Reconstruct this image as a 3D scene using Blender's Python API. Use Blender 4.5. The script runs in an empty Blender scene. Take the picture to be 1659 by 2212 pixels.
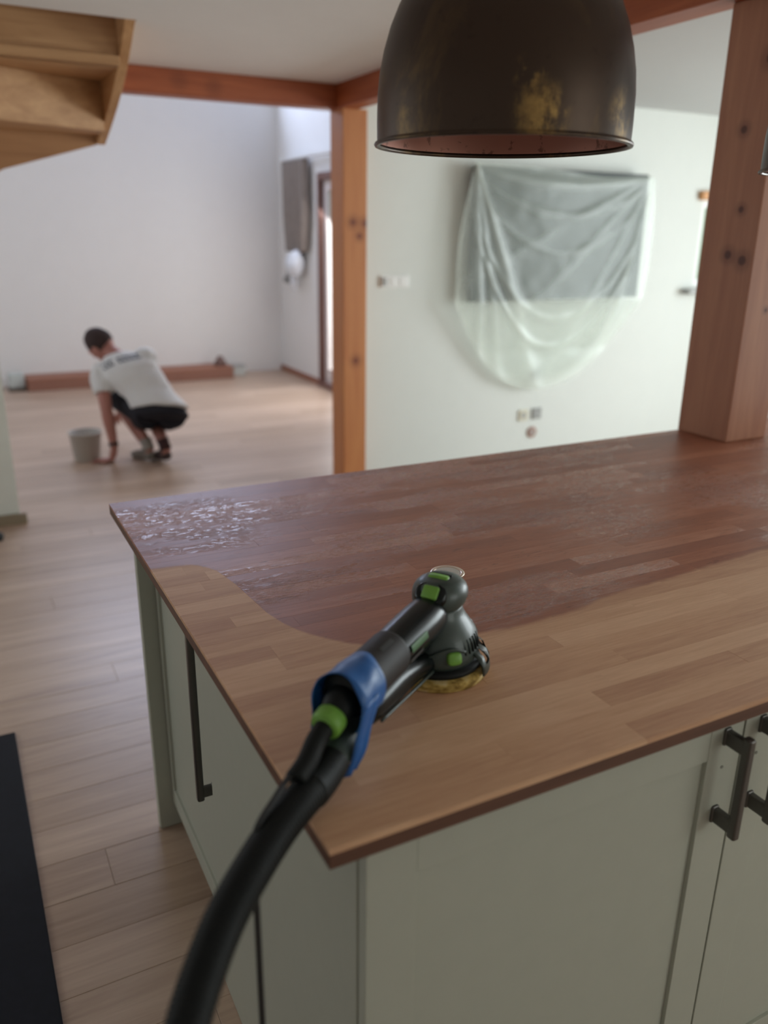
import bpy, bmesh, math, random
from mathutils import Vector, Matrix, noise
random.seed(7)
sc = bpy.context.scene
V = Vector
# ---------------------------------------------------------------- camera
YAW, PIT, ROL, FPX, HC = 0.483392, 0.330568, 0.0131956, 1777.75, 1.55
fw = V((math.sin(YAW)*math.cos(PIT), math.cos(YAW)*math.cos(PIT), -math.sin(PIT)))
rt = V((math.cos(YAW), -math.sin(YAW), 0)); up = rt.cross(fw)
r2 = rt*math.cos(ROL) + up*math.sin(ROL); u2 = up*math.cos(ROL) - rt*math.sin(ROL)
cam = bpy.data.objects.new('camera', bpy.data.cameras.new('camera'))
sc.collection.objects.link(cam); sc.camera = cam
cam.matrix_world = Matrix(((r2.x, u2.x, -fw.x, 0), (r2.y, u2.y, -fw.y, 0), (r2.z, u2.z, -fw.z, HC), (0, 0, 0, 1)))
cam.data.sensor_fit = 'VERTICAL'; cam.data.sensor_height = 36
cam.data.lens = FPX/2212*36
cam.data.clip_start = 0.02
cam.data.dof.use_dof = True; cam.data.dof.focus_distance = 1.5
cam.data.dof.aperture_fstop = cam.data.lens/14.0
# ---------------------------------------------------------------- world, lights, exposure
w = bpy.data.worlds.new('world'); sc.world = w; w.use_nodes = True
bg = w.node_tree.nodes['Background']; bg.inputs[0].default_value = (0.80, 0.90, 1.0, 1); bg.inputs[1].default_value = 1.2
def area(name, loc, aim, sx, sy, power, col):
    d = bpy.data.lights.new(name, 'AREA'); d.shape = 'RECTANGLE'; d.size = sx; d.size_y = sy
    d.energy = power; d.color = col
    o = bpy.data.objects.new(name, d); sc.collection.objects.link(o); o.location = loc
    o.rotation_euler = (V(aim)-V(loc)).to_track_quat('-Z', 'Y').to_euler()
    return o
area('daylight_living_window', (6.78, 1.9, 1.25), (0, 1.9, 1.25), 3.0, 2.0, 235, (0.93, 0.98, 1.0))
area('daylight_glazed_door', (3.66, 7.15, 1.1), (1.6, 7.3, 0.0), 1.5, 2.0, 52, (1.0, 0.95, 0.95))
area('daylight_gable_window', (2.0, 9.25, 3.4), (2.0, 0, 3.0), 2.4, 1.0, 98, (0.62, 0.70, 1.0))
area('daylight_hall_window', (-2.75, 6.8, 2.2), (0, 6.8, 2.0), 2.4, 1.8, 26, (0.94, 0.93, 1.0))
area('daylight_kitchen_window', (3.4, -2.75, 1.5), (2.2, 2.0, 1.2), 2.6, 1.5, 34, (1.0, 0.98, 0.88))
area('side_fill_light', (-2.75, 3.7, 1.5), (.4, 1.8, .6), 1.2, 1.2, 15, (0.93, 1.0, 0.97))  # added fill light, source unseen, brightens the left door of the island
sc.view_settings.view_transform = 'Standard'; sc.view_settings.look = 'None'
sc.view_settings.exposure = 0.10; sc.view_settings.gamma = 1; sc.view_settings.use_curve_mapping = False
try:
    sc.cycles.max_bounces = 8; sc.cycles.diffuse_bounces = 5; sc.cycles.use_denoising = True
    sc.cycles.sample_clamp_indirect = 6
except Exception: pass
# ---------------------------------------------------------------- helpers
def link(o, parent=None):
    sc.collection.objects.link(o)
    if parent is not None: o.parent = parent
    return o
def thing(name, label, cat, loc=(0, 0, 0), group=None):
    o = bpy.data.objects.new(name, None); o.location = loc; o.empty_display_size = .05
    o['label'] = label; o['category'] = cat
    if group: o['group'] = group
    link(o); return o
def tag(o, label, cat, group=None):
    o['label'] = label; o['category'] = cat
    if group: o['group'] = group
    return o
def struct(o): o['kind'] = 'structure'; return o
def mesh_obj(name, bm, m, parent=None, smooth=False, bevel=0, seg=2, sub=0, world=True):
    me = bpy.data.meshes.new(name)
    bmesh.ops.recalc_face_normals(bm, faces=bm.faces)
    bm.to_mesh(me); bm.free()
    for mm in (m if isinstance(m, (list, tuple)) else [m]): me.materials.append(mm)
    if smooth:
        for p in me.polygons: p.use_smooth = True
    o = bpy.data.objects.new(name, me); link(o, parent)
    if parent is not None and world:
        L = V((0, 0, 0)); p = parent
        while p is not None: L += p.location; p = p.parent
        o.location = -L
    if bevel:
        b = o.modifiers.new('b', 'BEVEL'); b.width = bevel; b.segments = seg; b.limit_method = 'ANGLE'; b.angle_limit = .6
    if sub:
        s = o.modifiers.new('s', 'SUBSURF'); s.levels = sub; s.render_levels = sub
    return o
def bx(bm, x0, x1, y0, y1, z0, z1, mi=0):
    vs = [bm.verts.new((x, y, z)) for z in (z0, z1) for y in (y0, y1) for x in (x0, x1)]
    for f in ((0, 2, 3, 1), (4, 5, 7, 6), (0, 1, 5, 4), (2, 6, 7, 3), (0, 4, 6, 2), (1, 3, 7, 5)):
        bm.faces.new([vs[i] for i in f]).material_index = mi
    return vs
def box(name, b, m, parent=None, bevel=0, **k):
    bm = bmesh.new(); bx(bm, *b); return mesh_obj(name, bm, m, parent, bevel=bevel, **k)
def basis(d, ref=(0, 0, 1)):
    d = V(d).normalized(); r = V(ref)
    if abs(d.dot(r)) > .97: r = V((1, 0, 0))
    a = d.cross(r).normalized(); b = a.cross(d).normalized(); return a, b
def loft(bm, rings, n=20, cap=True, mi=0, power=2.0):
    """rings: (center, axisU, axisV, ru, rv)"""
    R = []
    for c, U, W, ru, rv in rings:
        c = V(c); U = V(U).normalized(); W = V(W).normalized(); row = []
        for i in range(n):
            t = 2*math.pi*i/n; ct, st = math.cos(t), math.sin(t); e = 2/power
            row.append(bm.verts.new(c + U*ru*math.copysign(abs(ct)**e, ct) + W*rv*math.copysign(abs(st)**e, st)))
        R.append(row)
    for a, b in zip(R, R[1:]):
        for i in range(n):
            bm.faces.new((a[i], a[(i+1) % n], b[(i+1) % n], b[i])).material_index = mi
    if cap:
        bm.faces.new(R[0][::-1]).material_index = mi; bm.faces.new(R[-1]).material_index = mi
    return R
def tube(bm, pts, rad, n=14, cap=True, flat=1.0, ref=(0, 0, 1), power=2.0, mi=0):
    rings = []
    for i, p in enumerate(pts):
        d = V(pts[min(i+1, len(pts)-1)]) - V(pts[max(i-1, 0)])
        a, b = basis(d, ref); r = rad[i] if isinstance(rad, (list, tuple)) else rad
        rings.append((p, a, b, r, r*flat))
    return loft(bm, rings, n, cap, mi, power)
def lathe(bm, prof, c, n=48, axis=(0, 0, 1), mi=0, close=False, ref=(1, 0, 0)):
    ax = V(axis).normalized(); a, b = basis(ax, ref); c = V(c); rows = []
    for r, z in prof:
        if r < 1e-6: rows.append([bm.verts.new(c+ax*z)])
        else: rows.append([bm.verts.new(c+ax*z+(a*math.cos(2*math.pi*i/n)+b*math.sin(2*math.pi*i/n))*r) for i in range(n)])
    if close: rows.append(rows[0])
    for p, q in zip(rows, rows[1:]):
        for i in range(n):
            j = (i+1) % n
            if len(p) == 1 and len(q) == 1: continue
            if len(p) == 1: f = (p[0], q[i], q[j])
            elif len(q) == 1: f = (p[i], q[0], p[j])
            else: f = (p[i], q[i], q[j], p[j])
            bm.faces.new(f).material_index = mi
def ellipsoid(bm, c, r, rot=None, u=20, v=12, mi=0):
    m = Matrix.Translation(V(c)) @ (rot.to_4x4() if rot else Matrix.Identity(4)) @ Matrix.Diagonal((*r, 1))
    g = bmesh.ops.create_uvsphere(bm, u_segments=u, v_segments=v, radius=1, matrix=m)
    for vv in g['verts']:
        for f in vv.link_faces: f.material_index = mi
def bez(pts, n):
    P = [V(p) for p in pts]; P = [P[0]*2-P[1]] + P + [P[-1]*2-P[-2]]; out = []
    for k in range(len(P)-3):
        p0, p1, p2, p3 = P[k:k+4]
        for i in range(n):
            t = i/n
            out.append(.5*((2*p1)+(p2-p0)*t+(2*p0-5*p1+4*p2-p3)*t*t+(3*p1-p0-3*p2+p3)*t**3))
    out.append(P[-2]); return out
def freeze(o):
    """apply the modifiers of o to its mesh"""
    dg = bpy.context.evaluated_depsgraph_get(); dg.update()
    me = bpy.data.meshes.new_from_object(o.evaluated_get(dg)); o.modifiers.clear(); o.data = me
    for p in me.polygons: p.use_smooth = True
def remesh(o, vox, smooth=4, it=.5):
    r = o.modifiers.new('r', 'REMESH'); r.mode = 'VOXEL'; r.voxel_size = vox
    s = o.modifiers.new('s', 'SMOOTH'); s.iterations = smooth; s.factor = it
    freeze(o)
# ---------------------------------------------------------------- materials
def lin(h):
    h = h.lstrip('#'); c = [int(h[i:i+2], 16)/255 for i in (0, 2, 4)]
    return tuple(x/12.92 if x <= .04045 else ((x+.055)/1.055)**2.4 for x in c) + (1,)
class NT:
    def __init__(s, name):
        s.m = bpy.data.materials.new(name); s.m.use_nodes = True; s.t = s.m.node_tree; s.p = s.t.nodes['Principled BSDF']
    def n(s, ty, **k):
        o = s.t.nodes.new(ty)
        for a, b in k.items(): setattr(o, a, b)
        return o
    def l(s, a, b): s.t.links.new(a, b)
    def val(s, x, sock):
        if hasattr(x, 'links') or hasattr(x, 'is_output'): s.l(x, sock)
        else: sock.default_value = x
    def math(s, op, a, b=0.0, c=0.0, clamp=False):
        o = s.n('ShaderNodeMath', operation=op, use_clamp=clamp)
        for i, x in enumerate((a, b, c)): s.val(x, o.inputs[i])
        return o.outputs[0]
    def mix(s, f, a, b, blend='MIX'):
        o = s.n('ShaderNodeMix', data_type='RGBA', blend_type=blend)
        s.val(f, o.inputs[0]); s.val(a, o.inputs[6]); s.val(b, o.inputs[7]); return o.outputs[2]
    def pos(s): return s.n('ShaderNodeNewGeometry').outputs['Position']
    def rand(s): return s.n('ShaderNodeObjectInfo').outputs['Random']
    def sep(s, v):
        o = s.n('ShaderNodeSeparateXYZ'); s.l(v, o.inputs[0]); return o.outputs
    def noise(s, scale, stretch=(1, 1, 1), detail=4, rough=.55, offset=None, dist=0):
        mp = s.n('ShaderNodeMapping'); mp.inputs['Scale'].default_value = stretch; s.l(s.pos(), mp.inputs[0])
        if offset is not None:
            cx = s.n('ShaderNodeCombineXYZ'); 
            for i in range(3): s.l(s.math('MULTIPLY', offset, (37., 91., 53.)[i]), cx.inputs[i])
            s.l(cx.outputs[0], mp.inputs['Location'])
        o = s.n('ShaderNodeTexNoise'); o.inputs['Scale'].default_value = scale; o.inputs['Detail'].default_value = detail
        o.inputs['Roughness'].default_value = rough; o.inputs['Distortion'].default_value = dist
        s.l(mp.outputs[0], o.inputs['Vector']); return o.outputs[0]
    def ramp(s, f, stops):
        o = s.n('ShaderNodeValToRGB'); e = o.color_ramp.elements
        while len(e) < len(stops): e.new(.5)
        for i, (p, c) in enumerate(stops):
            e[i].position = p; e[i].color = c if len(c) == 4 else lin(c) if isinstance(c, str) else (*c, 1)
        s.l(f, o.inputs[0]); return o.outputs[0]
    def step(s, f, a, b):
        o = s.n('ShaderNodeMapRange'); o.interpolation_type = 'SMOOTHSTEP'
        s.l(f, o.inputs[0]); o.inputs[1].default_value = a; o.inputs[2].default_value = b; return o.outputs[0]
    def bump(s, h, strength=.2, dist=.001):
        o = s.n('ShaderNodeBump'); o.inputs['Strength'].default_value = strength; o.inputs['Distance'].default_value = dist
        s.l(h, o.inputs['Height']); s.l(o.outputs[0], s.p.inputs['Normal']); return o
    def base(s, x): s.val(x, s.p.inputs['Base Color']); return s
    def set(s, **k):
        for a, b in k.items(): s.val(b, s.p.inputs[a.replace('_', ' ')])
        return s
def plain(name, col, rough=.5, metal=0, bump=0, bscale=200, var=.06, coat=0):
    M = NT(name); c = lin(col) if isinstance(col, str) else (*col, 1)
    n = M.noise(bscale*.06, detail=3)
    d = tuple(x*(1-var) for x in c[:3])+(1,); e = tuple(min(1, x*(1+var)) for x in c[:3])+(1,)
    M.base(M.mix(n, d, e)); M.set(Roughness=rough, Metallic=metal)
    if coat: M.set(Coat_Weight=coat, Coat_Roughness=.1)
    if bump: M.bump(M.noise(bscale, detail=2), bump, .0006)
    return M.m
def wood(name, dark, light, axis=0, rough=.5, scale=1.0, knots=(), kcol='#3a1a10', vary=.0, bump=.15, coat=0):
    M = NT(name); st = [14, 14, 14]; st[axis] = 1.2
    rnd = M.rand() if vary else None
    n1 = M.noise(1.6*scale, st, 5, .6, rnd, .6); st2 = [90, 90, 90]; st2[axis] = 3
    n2 = M.noise(1.3*scale, st2, 3, .6, rnd)
    f = M.math('ADD', M.math('MULTIPLY', n1, .75), M.math('MULTIPLY', n2, .25))
    c = M.ramp(f, [(.3, lin(dark)), (.68, lin(light))])
    if vary:
        g = M.math('ADD', 1-vary, M.math('MULTIPLY', M.rand(), vary*2))
        cc = M.n('ShaderNodeCombineColor')
        for i in range(3): M.l(M.math('POWER', g, (1.0, 1.15, 1.35)[i]), cc.inputs[i])
        c = M.mix(1.0, c, cc.outputs[0], 'MULTIPLY')
    for (kx, ky, kz, kr) in knots:
        d = M.n('ShaderNodeVectorMath', operation='DISTANCE'); M.l(M.pos(), d.inputs[0]); d.inputs[1].default_value = (kx, ky, kz)
        k = M.math('SUBTRACT', 1.0, M.step(d.outputs['Value'], kr*.55, kr))
        ring = M.math('SUBTRACT', 1.0, M.step(d.outputs['Value'], kr, kr*2.6))
        c = M.mix(M.math('MULTIPLY', ring, .35), c, lin(kcol)); c = M.mix(M.math('MULTIPLY', k, .85), c, lin(kcol))
    M.base(c); M.set(Roughness=rough)
    if coat: M.set(Coat_Weight=coat, Coat_Roughness=.25)
    if bump: M.bump(n2, bump, .0005)
    return M.m
m_wall = plain('wall_paint', (.80, .79, .77), .85, bump=.08, bscale=120, var=.02)
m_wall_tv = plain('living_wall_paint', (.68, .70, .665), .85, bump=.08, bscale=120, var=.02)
m_ceil = plain('ceiling_paint', (.80, .78, .77), .9, var=.02)
m_beam_x = wood('beam_wood_x', '#8a4326', '#b0623c', 0, .5, knots=[(1.395, 4.574, 2.233, 0.03), (1.215, 4.574, 2.252, 0.03)], kcol='#4a1c10')
m_beam_y = wood('beam_wood_y', '#8a4022', '#ac5e36', 1, .5)
m_post = wood('post_wood', '#b06a3c', '#c4824c', 2, .5, knots=[(2.164, 4.555, 1.588, 0.025), (2.242, 4.555, 1.583, 0.025), (2.206, 4.555, 1.512, 0.02), (2.183, 4.555, 0.791, 0.025)], kcol='#6b2f16')
m_post2 = wood('island_post_wood', '#96614a', '#b07d60', 2, .5, knots=[(2.15, 1.855, 1.49, .016), (2.15, 1.80, 1.475, .018), (2.15, 1.80, 2.02, .02), (2.15, 1.86, 1.84, .014), (2.15, 1.83, 1.62, .012), (2.24, 1.76, 1.47, .014), (2.24, 1.76, 1.33, .008)], kcol='#45180f')
m_stair = wood('stair_oak', '#a97b50', '#cfa274', 0, .55, scale=.8, vary=.12)
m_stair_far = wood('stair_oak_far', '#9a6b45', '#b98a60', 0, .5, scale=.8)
m_stair_y = wood('stair_oak_stringer', '#a97b50', '#cfa274', 1, .5, scale=.8)
m_floor = wood('floor_oak', '#a38a78', '#c6ad98', 0, .34, scale=.8, vary=.11, bump=.1)
m_lower = wood('low_beam_wood', '#8d5a45', '#a3705a', 0, .6)
m_cab = plain('cabinet_paint_sage', (.43, .44, .37), .5, bump=.12, bscale=500, var=.03)
m_cabdk = plain('cabinet_carcass', (.30, .31, .27), .6)
m_metal = plain('handle_metal', (.13, .125, .12), .34, .9)
m_mat = plain('mat_black', (.006, .007, .012), .95, bump=.6, bscale=900, var=.4)
m_steel = plain('brushed_steel', (.62, .60, .56), .35, .85)
m_wht = plain('white_plastic', (.78, .78, .76), .4)
m_gry = plain('grey_plastic', (.35, .35, .34), .5)
# --- worktop
def worktop_mat():
    M = NT('worktop_staves'); rnd = M.rand(); P = M.sep(M.pos())
    n1 = M.noise(1.8, (3, 26, 26), 5, .6, rnd, .5); n2 = M.noise(2.0, (8, 130, 130), 3, .6, rnd)
    f = M.math('ADD', M.math('MULTIPLY', n1, .45), M.math('MULTIPLY', n2, .35)); f = M.math('ADD', f, .10)
    f = M.math('ADD', f, M.math('MULTIPLY', M.math('SUBTRACT', rnd, .5), .34))
    dark = M.ramp(f, [(.22, lin('#8a5540')), (.50, lin('#a2664a')), (.80, lin('#be866a'))])
    light = M.ramp(f, [(.22, lin('#b98a6a')), (.50, lin('#d0a480')), (.80, lin('#e4bc98'))])
    fc = M.n('ShaderNodeFloatCurve'); cu = fc.mapping.curves[0]
    pts = [(.285, 1.512), (.345, 1.505), (.385, 1.475), (.405, 1.42), (.414, 1.33), (.424, 1.22), (.445, 1.15), (.473, 1.104), (.518, 1.061), (.576, 1.027), (.724, 1.006), (.867, 1.004), (.985, 1.022), (1.107, 1.031), (1.239, 1.042), (1.468, 1.06), (3.0, 1.12)]
    X = lambda x: (x-.2)/3.0; Y = lambda y: (y-.9)/.8
    cu.points[0].location = (X(.2), Y(1.515)); cu.points[1].location = (X(3.2), Y(1.12))
    for x, y in pts: 
        q = cu.points.new(X(x), Y(y)); q.handle_type = 'VECTOR' if False else 'AUTO'
    fc.mapping.update()
    xx = M.math('DIVIDE', M.math('SUBTRACT', P[0], .2), 3.0); M.l(xx, fc.inputs['Value'])
    edge = M.math('ADD', M.math('MULTIPLY', fc.outputs[0], .8), .9)
    wob = M.math('MULTIPLY', M.math('SUBTRACT', M.noise(9, detail=3), .5), .03)
    raw = M.math('SUBTRACT', 1.0, M.step(M.math('ADD', M.math('SUBTRACT', P[1], edge), wob), -.006, .010))
    worn = M.math('SUBTRACT', 1.0, raw)
    # peeling varnish flakes
    fl = M.noise(105, (.45, 1.6, 1), 8, .78); flm = M.step(fl, .49, .53)
    big = M.step(M.math('ADD', M.noise(2.6, (.7, 1.8, 1), 4, .6), M.math('MULTIPLY', M.math('SUBTRACT', rnd, .5), .16)), .47, .56)
    for wx, wy, wr_ in ((.42, 1.74, .26), (1.28, 1.42, .30), (1.75, 1.45, .25)):
        dd = M.n('ShaderNodeVectorMath', operation='DISTANCE'); M.l(M.pos(), dd.inputs[0]); dd.inputs[1].default_value = (wx, wy, .92)
        big = M.math('MAXIMUM', big, M.math('MULTIPLY', M.math('SUBTRACT', 1.0, M.step(dd.outputs['Value'], wr_*.35, wr_)), M.step(M.noise(5, (.7, 3, 1), 4, .6), .40, .52)))
    flake = M.math('MULTIPLY', M.math('MULTIPLY', flm, big), worn)
    col = M.mix(worn, light, dark)
    col = M.mix(M.math('MULTIPLY', flake, .12), col, lin('#8f6a58'))
    pit = M.math('MULTIPLY', M.math('MULTIPLY', M.step(M.noise(70, (.35, 1.6, 1), 5, .7), .60, .66), worn), .45)
    col = M.mix(pit, col, lin('#4a2a1e'))
    M.base(col)
    rg = M.math('ADD', .60, M.math('MULTIPLY', worn, -.16))
    rg = M.math('ADD', rg, M.math('MULTIPLY', flake, -.22))
    M.set(Roughness=rg)
    h = M.math('ADD', M.math('MULTIPLY', M.step(fl, .44, .56), M.math('MULTIPLY', big, worn)), M.math('MULTIPLY', n2, .18))
    M.bump(h, .55, .0006)
    return M.m
m_top = worktop_mat()
m_edge = wood('worktop_edge_wood', '#523427', '#6e4937', 0, .55, scale=1.2)
# --- aged brass
def brass():
    M = NT('aged_brass'); n = M.noise(7, (1, 1, .7), 6, .65, dist=.8); z = M.sep(M.pos())[2]
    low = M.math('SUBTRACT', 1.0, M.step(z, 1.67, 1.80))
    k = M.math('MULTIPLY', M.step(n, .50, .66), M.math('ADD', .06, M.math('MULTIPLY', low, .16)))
    for px_, py_, pz_, pr_ in ((.736, .968, 1.70, .050), (.879, .973, 1.705, .045), (.72, .975, 1.745, .03)):  # gold highlights painted into the shell colour at fixed spots
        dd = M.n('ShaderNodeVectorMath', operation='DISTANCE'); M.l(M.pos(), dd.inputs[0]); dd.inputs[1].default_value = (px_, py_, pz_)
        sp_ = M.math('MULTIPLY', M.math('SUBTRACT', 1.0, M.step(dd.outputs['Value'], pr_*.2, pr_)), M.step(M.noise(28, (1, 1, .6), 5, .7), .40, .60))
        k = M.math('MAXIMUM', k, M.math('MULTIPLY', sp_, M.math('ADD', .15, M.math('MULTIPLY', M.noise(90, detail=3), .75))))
    n2 = M.noise(60, detail=3)
    c = M.mix(k, (.062, .042, .031, 1), (.55, .34, .11, 1)); c = M.mix(M.math('MULTIPLY', M.step(n2, .6, .8), .4), c, (.02, .013, .01, 1))
    M.base(c); M.set(Metallic=.85, Roughness=M.math('ADD', .30, M.math('MULTIPLY', n, .22))); M.bump(n, .12, .002); return M.m
def copper():
    M = NT('copper_inside'); n = M.step(M.noise(45, detail=4), .60, .68)
    M.base(M.mix(M.math('MULTIPLY', n, .6), (.42, .20, .15, 1), (.10, .05, .035, 1))); M.set(Metallic=.7, Roughness=.5); return M.m
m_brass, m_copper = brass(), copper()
# --- plastic sheet
def sheet(name, base, vary):
    M = NT(name); out = M.t.nodes['Material Output']
    tr = M.n('ShaderNodeBsdfTransparent'); tr.inputs[0].default_value = (.97, 1, .98, 1)
    df = M.n('ShaderNodeBsdfDiffuse'); df.inputs[0].default_value = (.80, .86, .80, 1)
    tl = M.n('ShaderNodeBsdfTranslucent'); tl.inputs[0].default_value = (.80, .86, .80, 1)
    gl = M.n('ShaderNodeBsdfGlossy'); gl.inputs['Roughness'].default_value = .22
    a = M.n('ShaderNodeMixShader'); a.inputs[0].default_value = .3; M.l(df.outputs[0], a.inputs[1]); M.l(tl.outputs[0], a.inputs[2])
    b = M.n('ShaderNodeMixShader'); b.inputs[0].default_value = .08; M.l(a.outputs[0], b.inputs[1]); M.l(gl.outputs[0], b.inputs[2])
    c = M.n('ShaderNodeMixShader'); at = M.n('ShaderNodeAttribute', attribute_name='fold')
    M.l(M.math('ADD', base, M.math('MULTIPLY', at.outputs['Fac'], vary), clamp=True), c.inputs[0])
    M.l(tr.outputs[0], c.inputs[1]); M.l(b.outputs[0], c.inputs[2]); M.l(c.outputs[0], out.inputs[0]); return M.m
m_sheet = sheet('plastic_sheet', .27, .45)
def glass(name, tint=(.95, .97, .97, 1)):
    M = NT(name); out = M.t.nodes['Material Output']; tr = M.n('ShaderNodeBsdfTransparent'); tr.inputs[0].default_value = tint
    gl = M.n('ShaderNodeBsdfGlossy'); gl.inputs['Roughness'].default_value = .02
    fr = M.n('ShaderNodeLayerWeight'); mx = M.n('ShaderNodeMixShader'); M.l(M.math('ADD', .03, M.math('MULTIPLY', M.math('POWER', fr.outputs['Facing'], 4.0), .5)), mx.inputs[0])
    M.l(tr.outputs[0], mx.inputs[1]); M.l(gl.outputs[0], mx.inputs[2]); M.l(mx.outputs[0], out.inputs[0]); return M.m
m_glass = glass('window_glass')

# ================================================================ SETTING
def wall(name, axis, c0, c1, a0, a1, z0, z1, holes, m):
    """axis 'x': slab x in c0..c1 running along y a0..a1 ; holes (h0,h1,hz0,hz1)"""
    bm = bmesh.new(); cur = a0
    def b(p, q, r, s):
        if q-p > 1e-4 and s-r > 1e-4:
            bx(bm, *((c0, c1, p, q) if axis == 'x' else (p, q, c0, c1)), r, s)
    for h0, h1, hz0, hz1 in sorted(holes):
        b(cur, h0, z0, z1); b(h0, h1, z0, hz0); b(h0, h1, hz1, z1); cur = h1
    b(cur, a1, z0, z1)
    return struct(mesh_obj(name, bm, m))
ZC, ZB = 2.306, 2.183       # kitchen ceiling, underside of beams
wall('wall_far', 'y', 9.05, 9.20, -2.5, 3.55, 0, 4.3, [(.8, 3.2, 2.9, 3.9)], m_wall)
wall('wall_side', 'x', 3.40, 3.55, 4.87, 9.05, 0, 4.3, [(6.4, 7.9, 0, 2.06)], m_wall)
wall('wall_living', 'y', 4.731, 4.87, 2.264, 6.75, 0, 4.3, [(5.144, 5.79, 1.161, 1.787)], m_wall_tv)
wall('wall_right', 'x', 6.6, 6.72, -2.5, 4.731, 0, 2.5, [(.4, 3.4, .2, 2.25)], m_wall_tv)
wall('wall_left', 'x', -2.65, -2.5, -2.5, 9.2, 0, 4.3, [(3.0, 4.4, .9, 2.1), (5.6, 8.0, 1.3, 3.1)], m_wall)
wall('wall_back', 'y', -2.65, -2.5, -2.65, 6.72, 0, 2.5, [(2.1, 4.7, .75, 2.25)], m_wall)
bm = bmesh.new()
bx(bm, -2.5, 2.088, -2.5, 3.673, ZC, ZC+.2); bx(bm, .818, 2.088, 3.673, 4.731, ZC, ZC+.2)
bx(bm, -2.5, -.9, 3.673, 4.731, ZC, ZC+.2)
struct(mesh_obj('ceiling', bm, m_ceil))
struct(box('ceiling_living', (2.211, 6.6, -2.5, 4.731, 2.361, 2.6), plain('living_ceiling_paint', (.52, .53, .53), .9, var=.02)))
struct(box('ceiling_upper', (-2.65, 3.6, 3.42, 9.2, 4.3, 4.4), m_ceil))
wall('wall_upper', 'y', 3.42, 3.57, -2.5, 3.4, ZC+.2, 4.3, [], m_wall)
box_u = struct(box('wall_upper_side', (3.40, 3.55, 3.42, 4.73, 2.6, 4.3), m_wall))
# exposed timbers
tag(box('ceiling_beam', (-2.5, 2.088, 4.612, 4.731, ZB, ZC+.0), m_beam_x, bevel=.004), 'reddish timber ceiling beam running from the stair to the orange post', 'beam')
tag(box('ceiling_beam', (2.088, 2.207, -2.5, 4.731, ZB, 2.361), m_beam_y, bevel=.004), 'reddish timber ceiling beam running from the orange post towards the kitchen, behind the lamp', 'beam')
tag(box('timber_post', (2.102, 2.254, 4.555, 4.731, .0005, ZB), m_post, bevel=.004), 'orange timber post in the middle of the room beside the white wall', 'post')
tag(box('timber_post', (2.15, 2.335, 1.76, 1.962, .9205, ZB-.0005), m_post2, bevel=.004), 'thick brown timber post with dark knots standing on the worktop at right', 'post')
# under-stair partition at far left
bm = bmesh.new()
for x, z in ((-1.6, 0), (.212, 0), (.212, 1.70), (-1.6, .62)):
    bm.verts.new((x, 4.70, z)); bm.verts.new((x, 4.80, z))
bm.verts.ensure_lookup_table(); vv = bm.verts
bm.faces.new((vv[0], vv[2], vv[4], vv[6])); bm.faces.new((vv[1], vv[7], vv[5], vv[3]))
for a, b in ((0, 2), (2, 4), (4, 6), (6, 0)): bm.faces.new((vv[a], vv[a+1], vv[b+1], vv[b]))
struct(mesh_obj('wall_partition', bm, plain('partition_paint', (.62, .62, .56), .7)))
struct(box('baseboard_partition', (-1.62, .245, 4.67, 4.70, 0, .055), plain('plinth_olive', (.22, .17, .11), .6), bevel=.004))
# floor: base slab + planks
fl = struct(box('floor', (-2.65, 6.75, -2.65, 9.2, -.06, -.012), plain('floor_gap', (.12, .085, .065), .9)))
PW = .1425
cand = []
j0 = -32
yl = 2.463
rows = range(-35, 48)
def proj(P):
    d = V(P)-V((0, 0, HC)); z = d.dot(fw)
    return (829.5+FPX*d.dot(r2)/z, 1106-FPX*d.dot(u2)/z, z) if z > .1 else (1e6, 1e6, z)
for k in rows:
    y0 = yl+k*PW
    if y0 > 9.04 or y0+PW < -2.5: continue
    x = -2.6 - random.random()*1.5
    xe = 6.6 if y0 < 4.7 else 3.4
    while x < xe:
        L = random.uniform(1.1, 2.1); a, b = max(x, -2.6), min(x+L, xe)
        if b-a > .02: cand.append((a, b, y0, min(y0+PW, 9.05)))
        x += L
def vis(c):
    best = 0
    for i in range(9):
        X = c[0]+(c[1]-c[0])*i/8; p = proj((X, (c[2]+c[3])/2, 0))
        if -60 < p[0] < 740 and 780 < p[1] < 2260: best = max(best, 1000/p[2])
    return best
cand.sort(key=vis, reverse=True)
plankmesh = {}
rest = bmesh.new()
def plank_bm(bm, a, b, c, d, dz=0):
    g = .0003; e = .0009
    t = [bm.verts.new(p) for p in ((a+g+e, c+g+e, dz), (b-g-e, c+g+e, dz), (b-g-e, d-g-e, dz), (a+g+e, d-g-e, dz))]
    s = [bm.verts.new(p) for p in ((a+g, c+g, dz-e), (b-g, c+g, dz-e), (b-g, d-g, dz-e), (a+g, d-g, dz-e))]
    q = [bm.verts.new((p.co.x, p.co.y, -.012)) for p in s]
    bm.faces.new(t)
    for i in range(4):
        j = (i+1) % 4; bm.faces.new((s[i], s[j], t[j], t[i])); bm.faces.new((q[i], q[j], s[j], s[i]))
n = 0
for c in cand:
    if vis(c) > 0 and n < 290:
        bm = bmesh.new(); L = c[1]-c[0]
        plank_bm(bm, -L/2, L/2, -PW/2, (c[3]-c[2])-PW/2)
        o = mesh_obj('plank', bm, m_floor); o.location = ((c[0]+c[1])/2, c[2]+PW/2, random.uniform(-.0004, .0004)); o.parent = fl; n += 1
    else: plank_bm(rest, *c)
o = mesh_obj('floor_planks', rest, m_floor, fl); o['kind'] = 'stuff'
# baseboard of the side wall
struct(box('baseboard_side', (3.375, 3.40, 7.93, 9.05, 0, .055), m_lower, bevel=.004))
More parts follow.
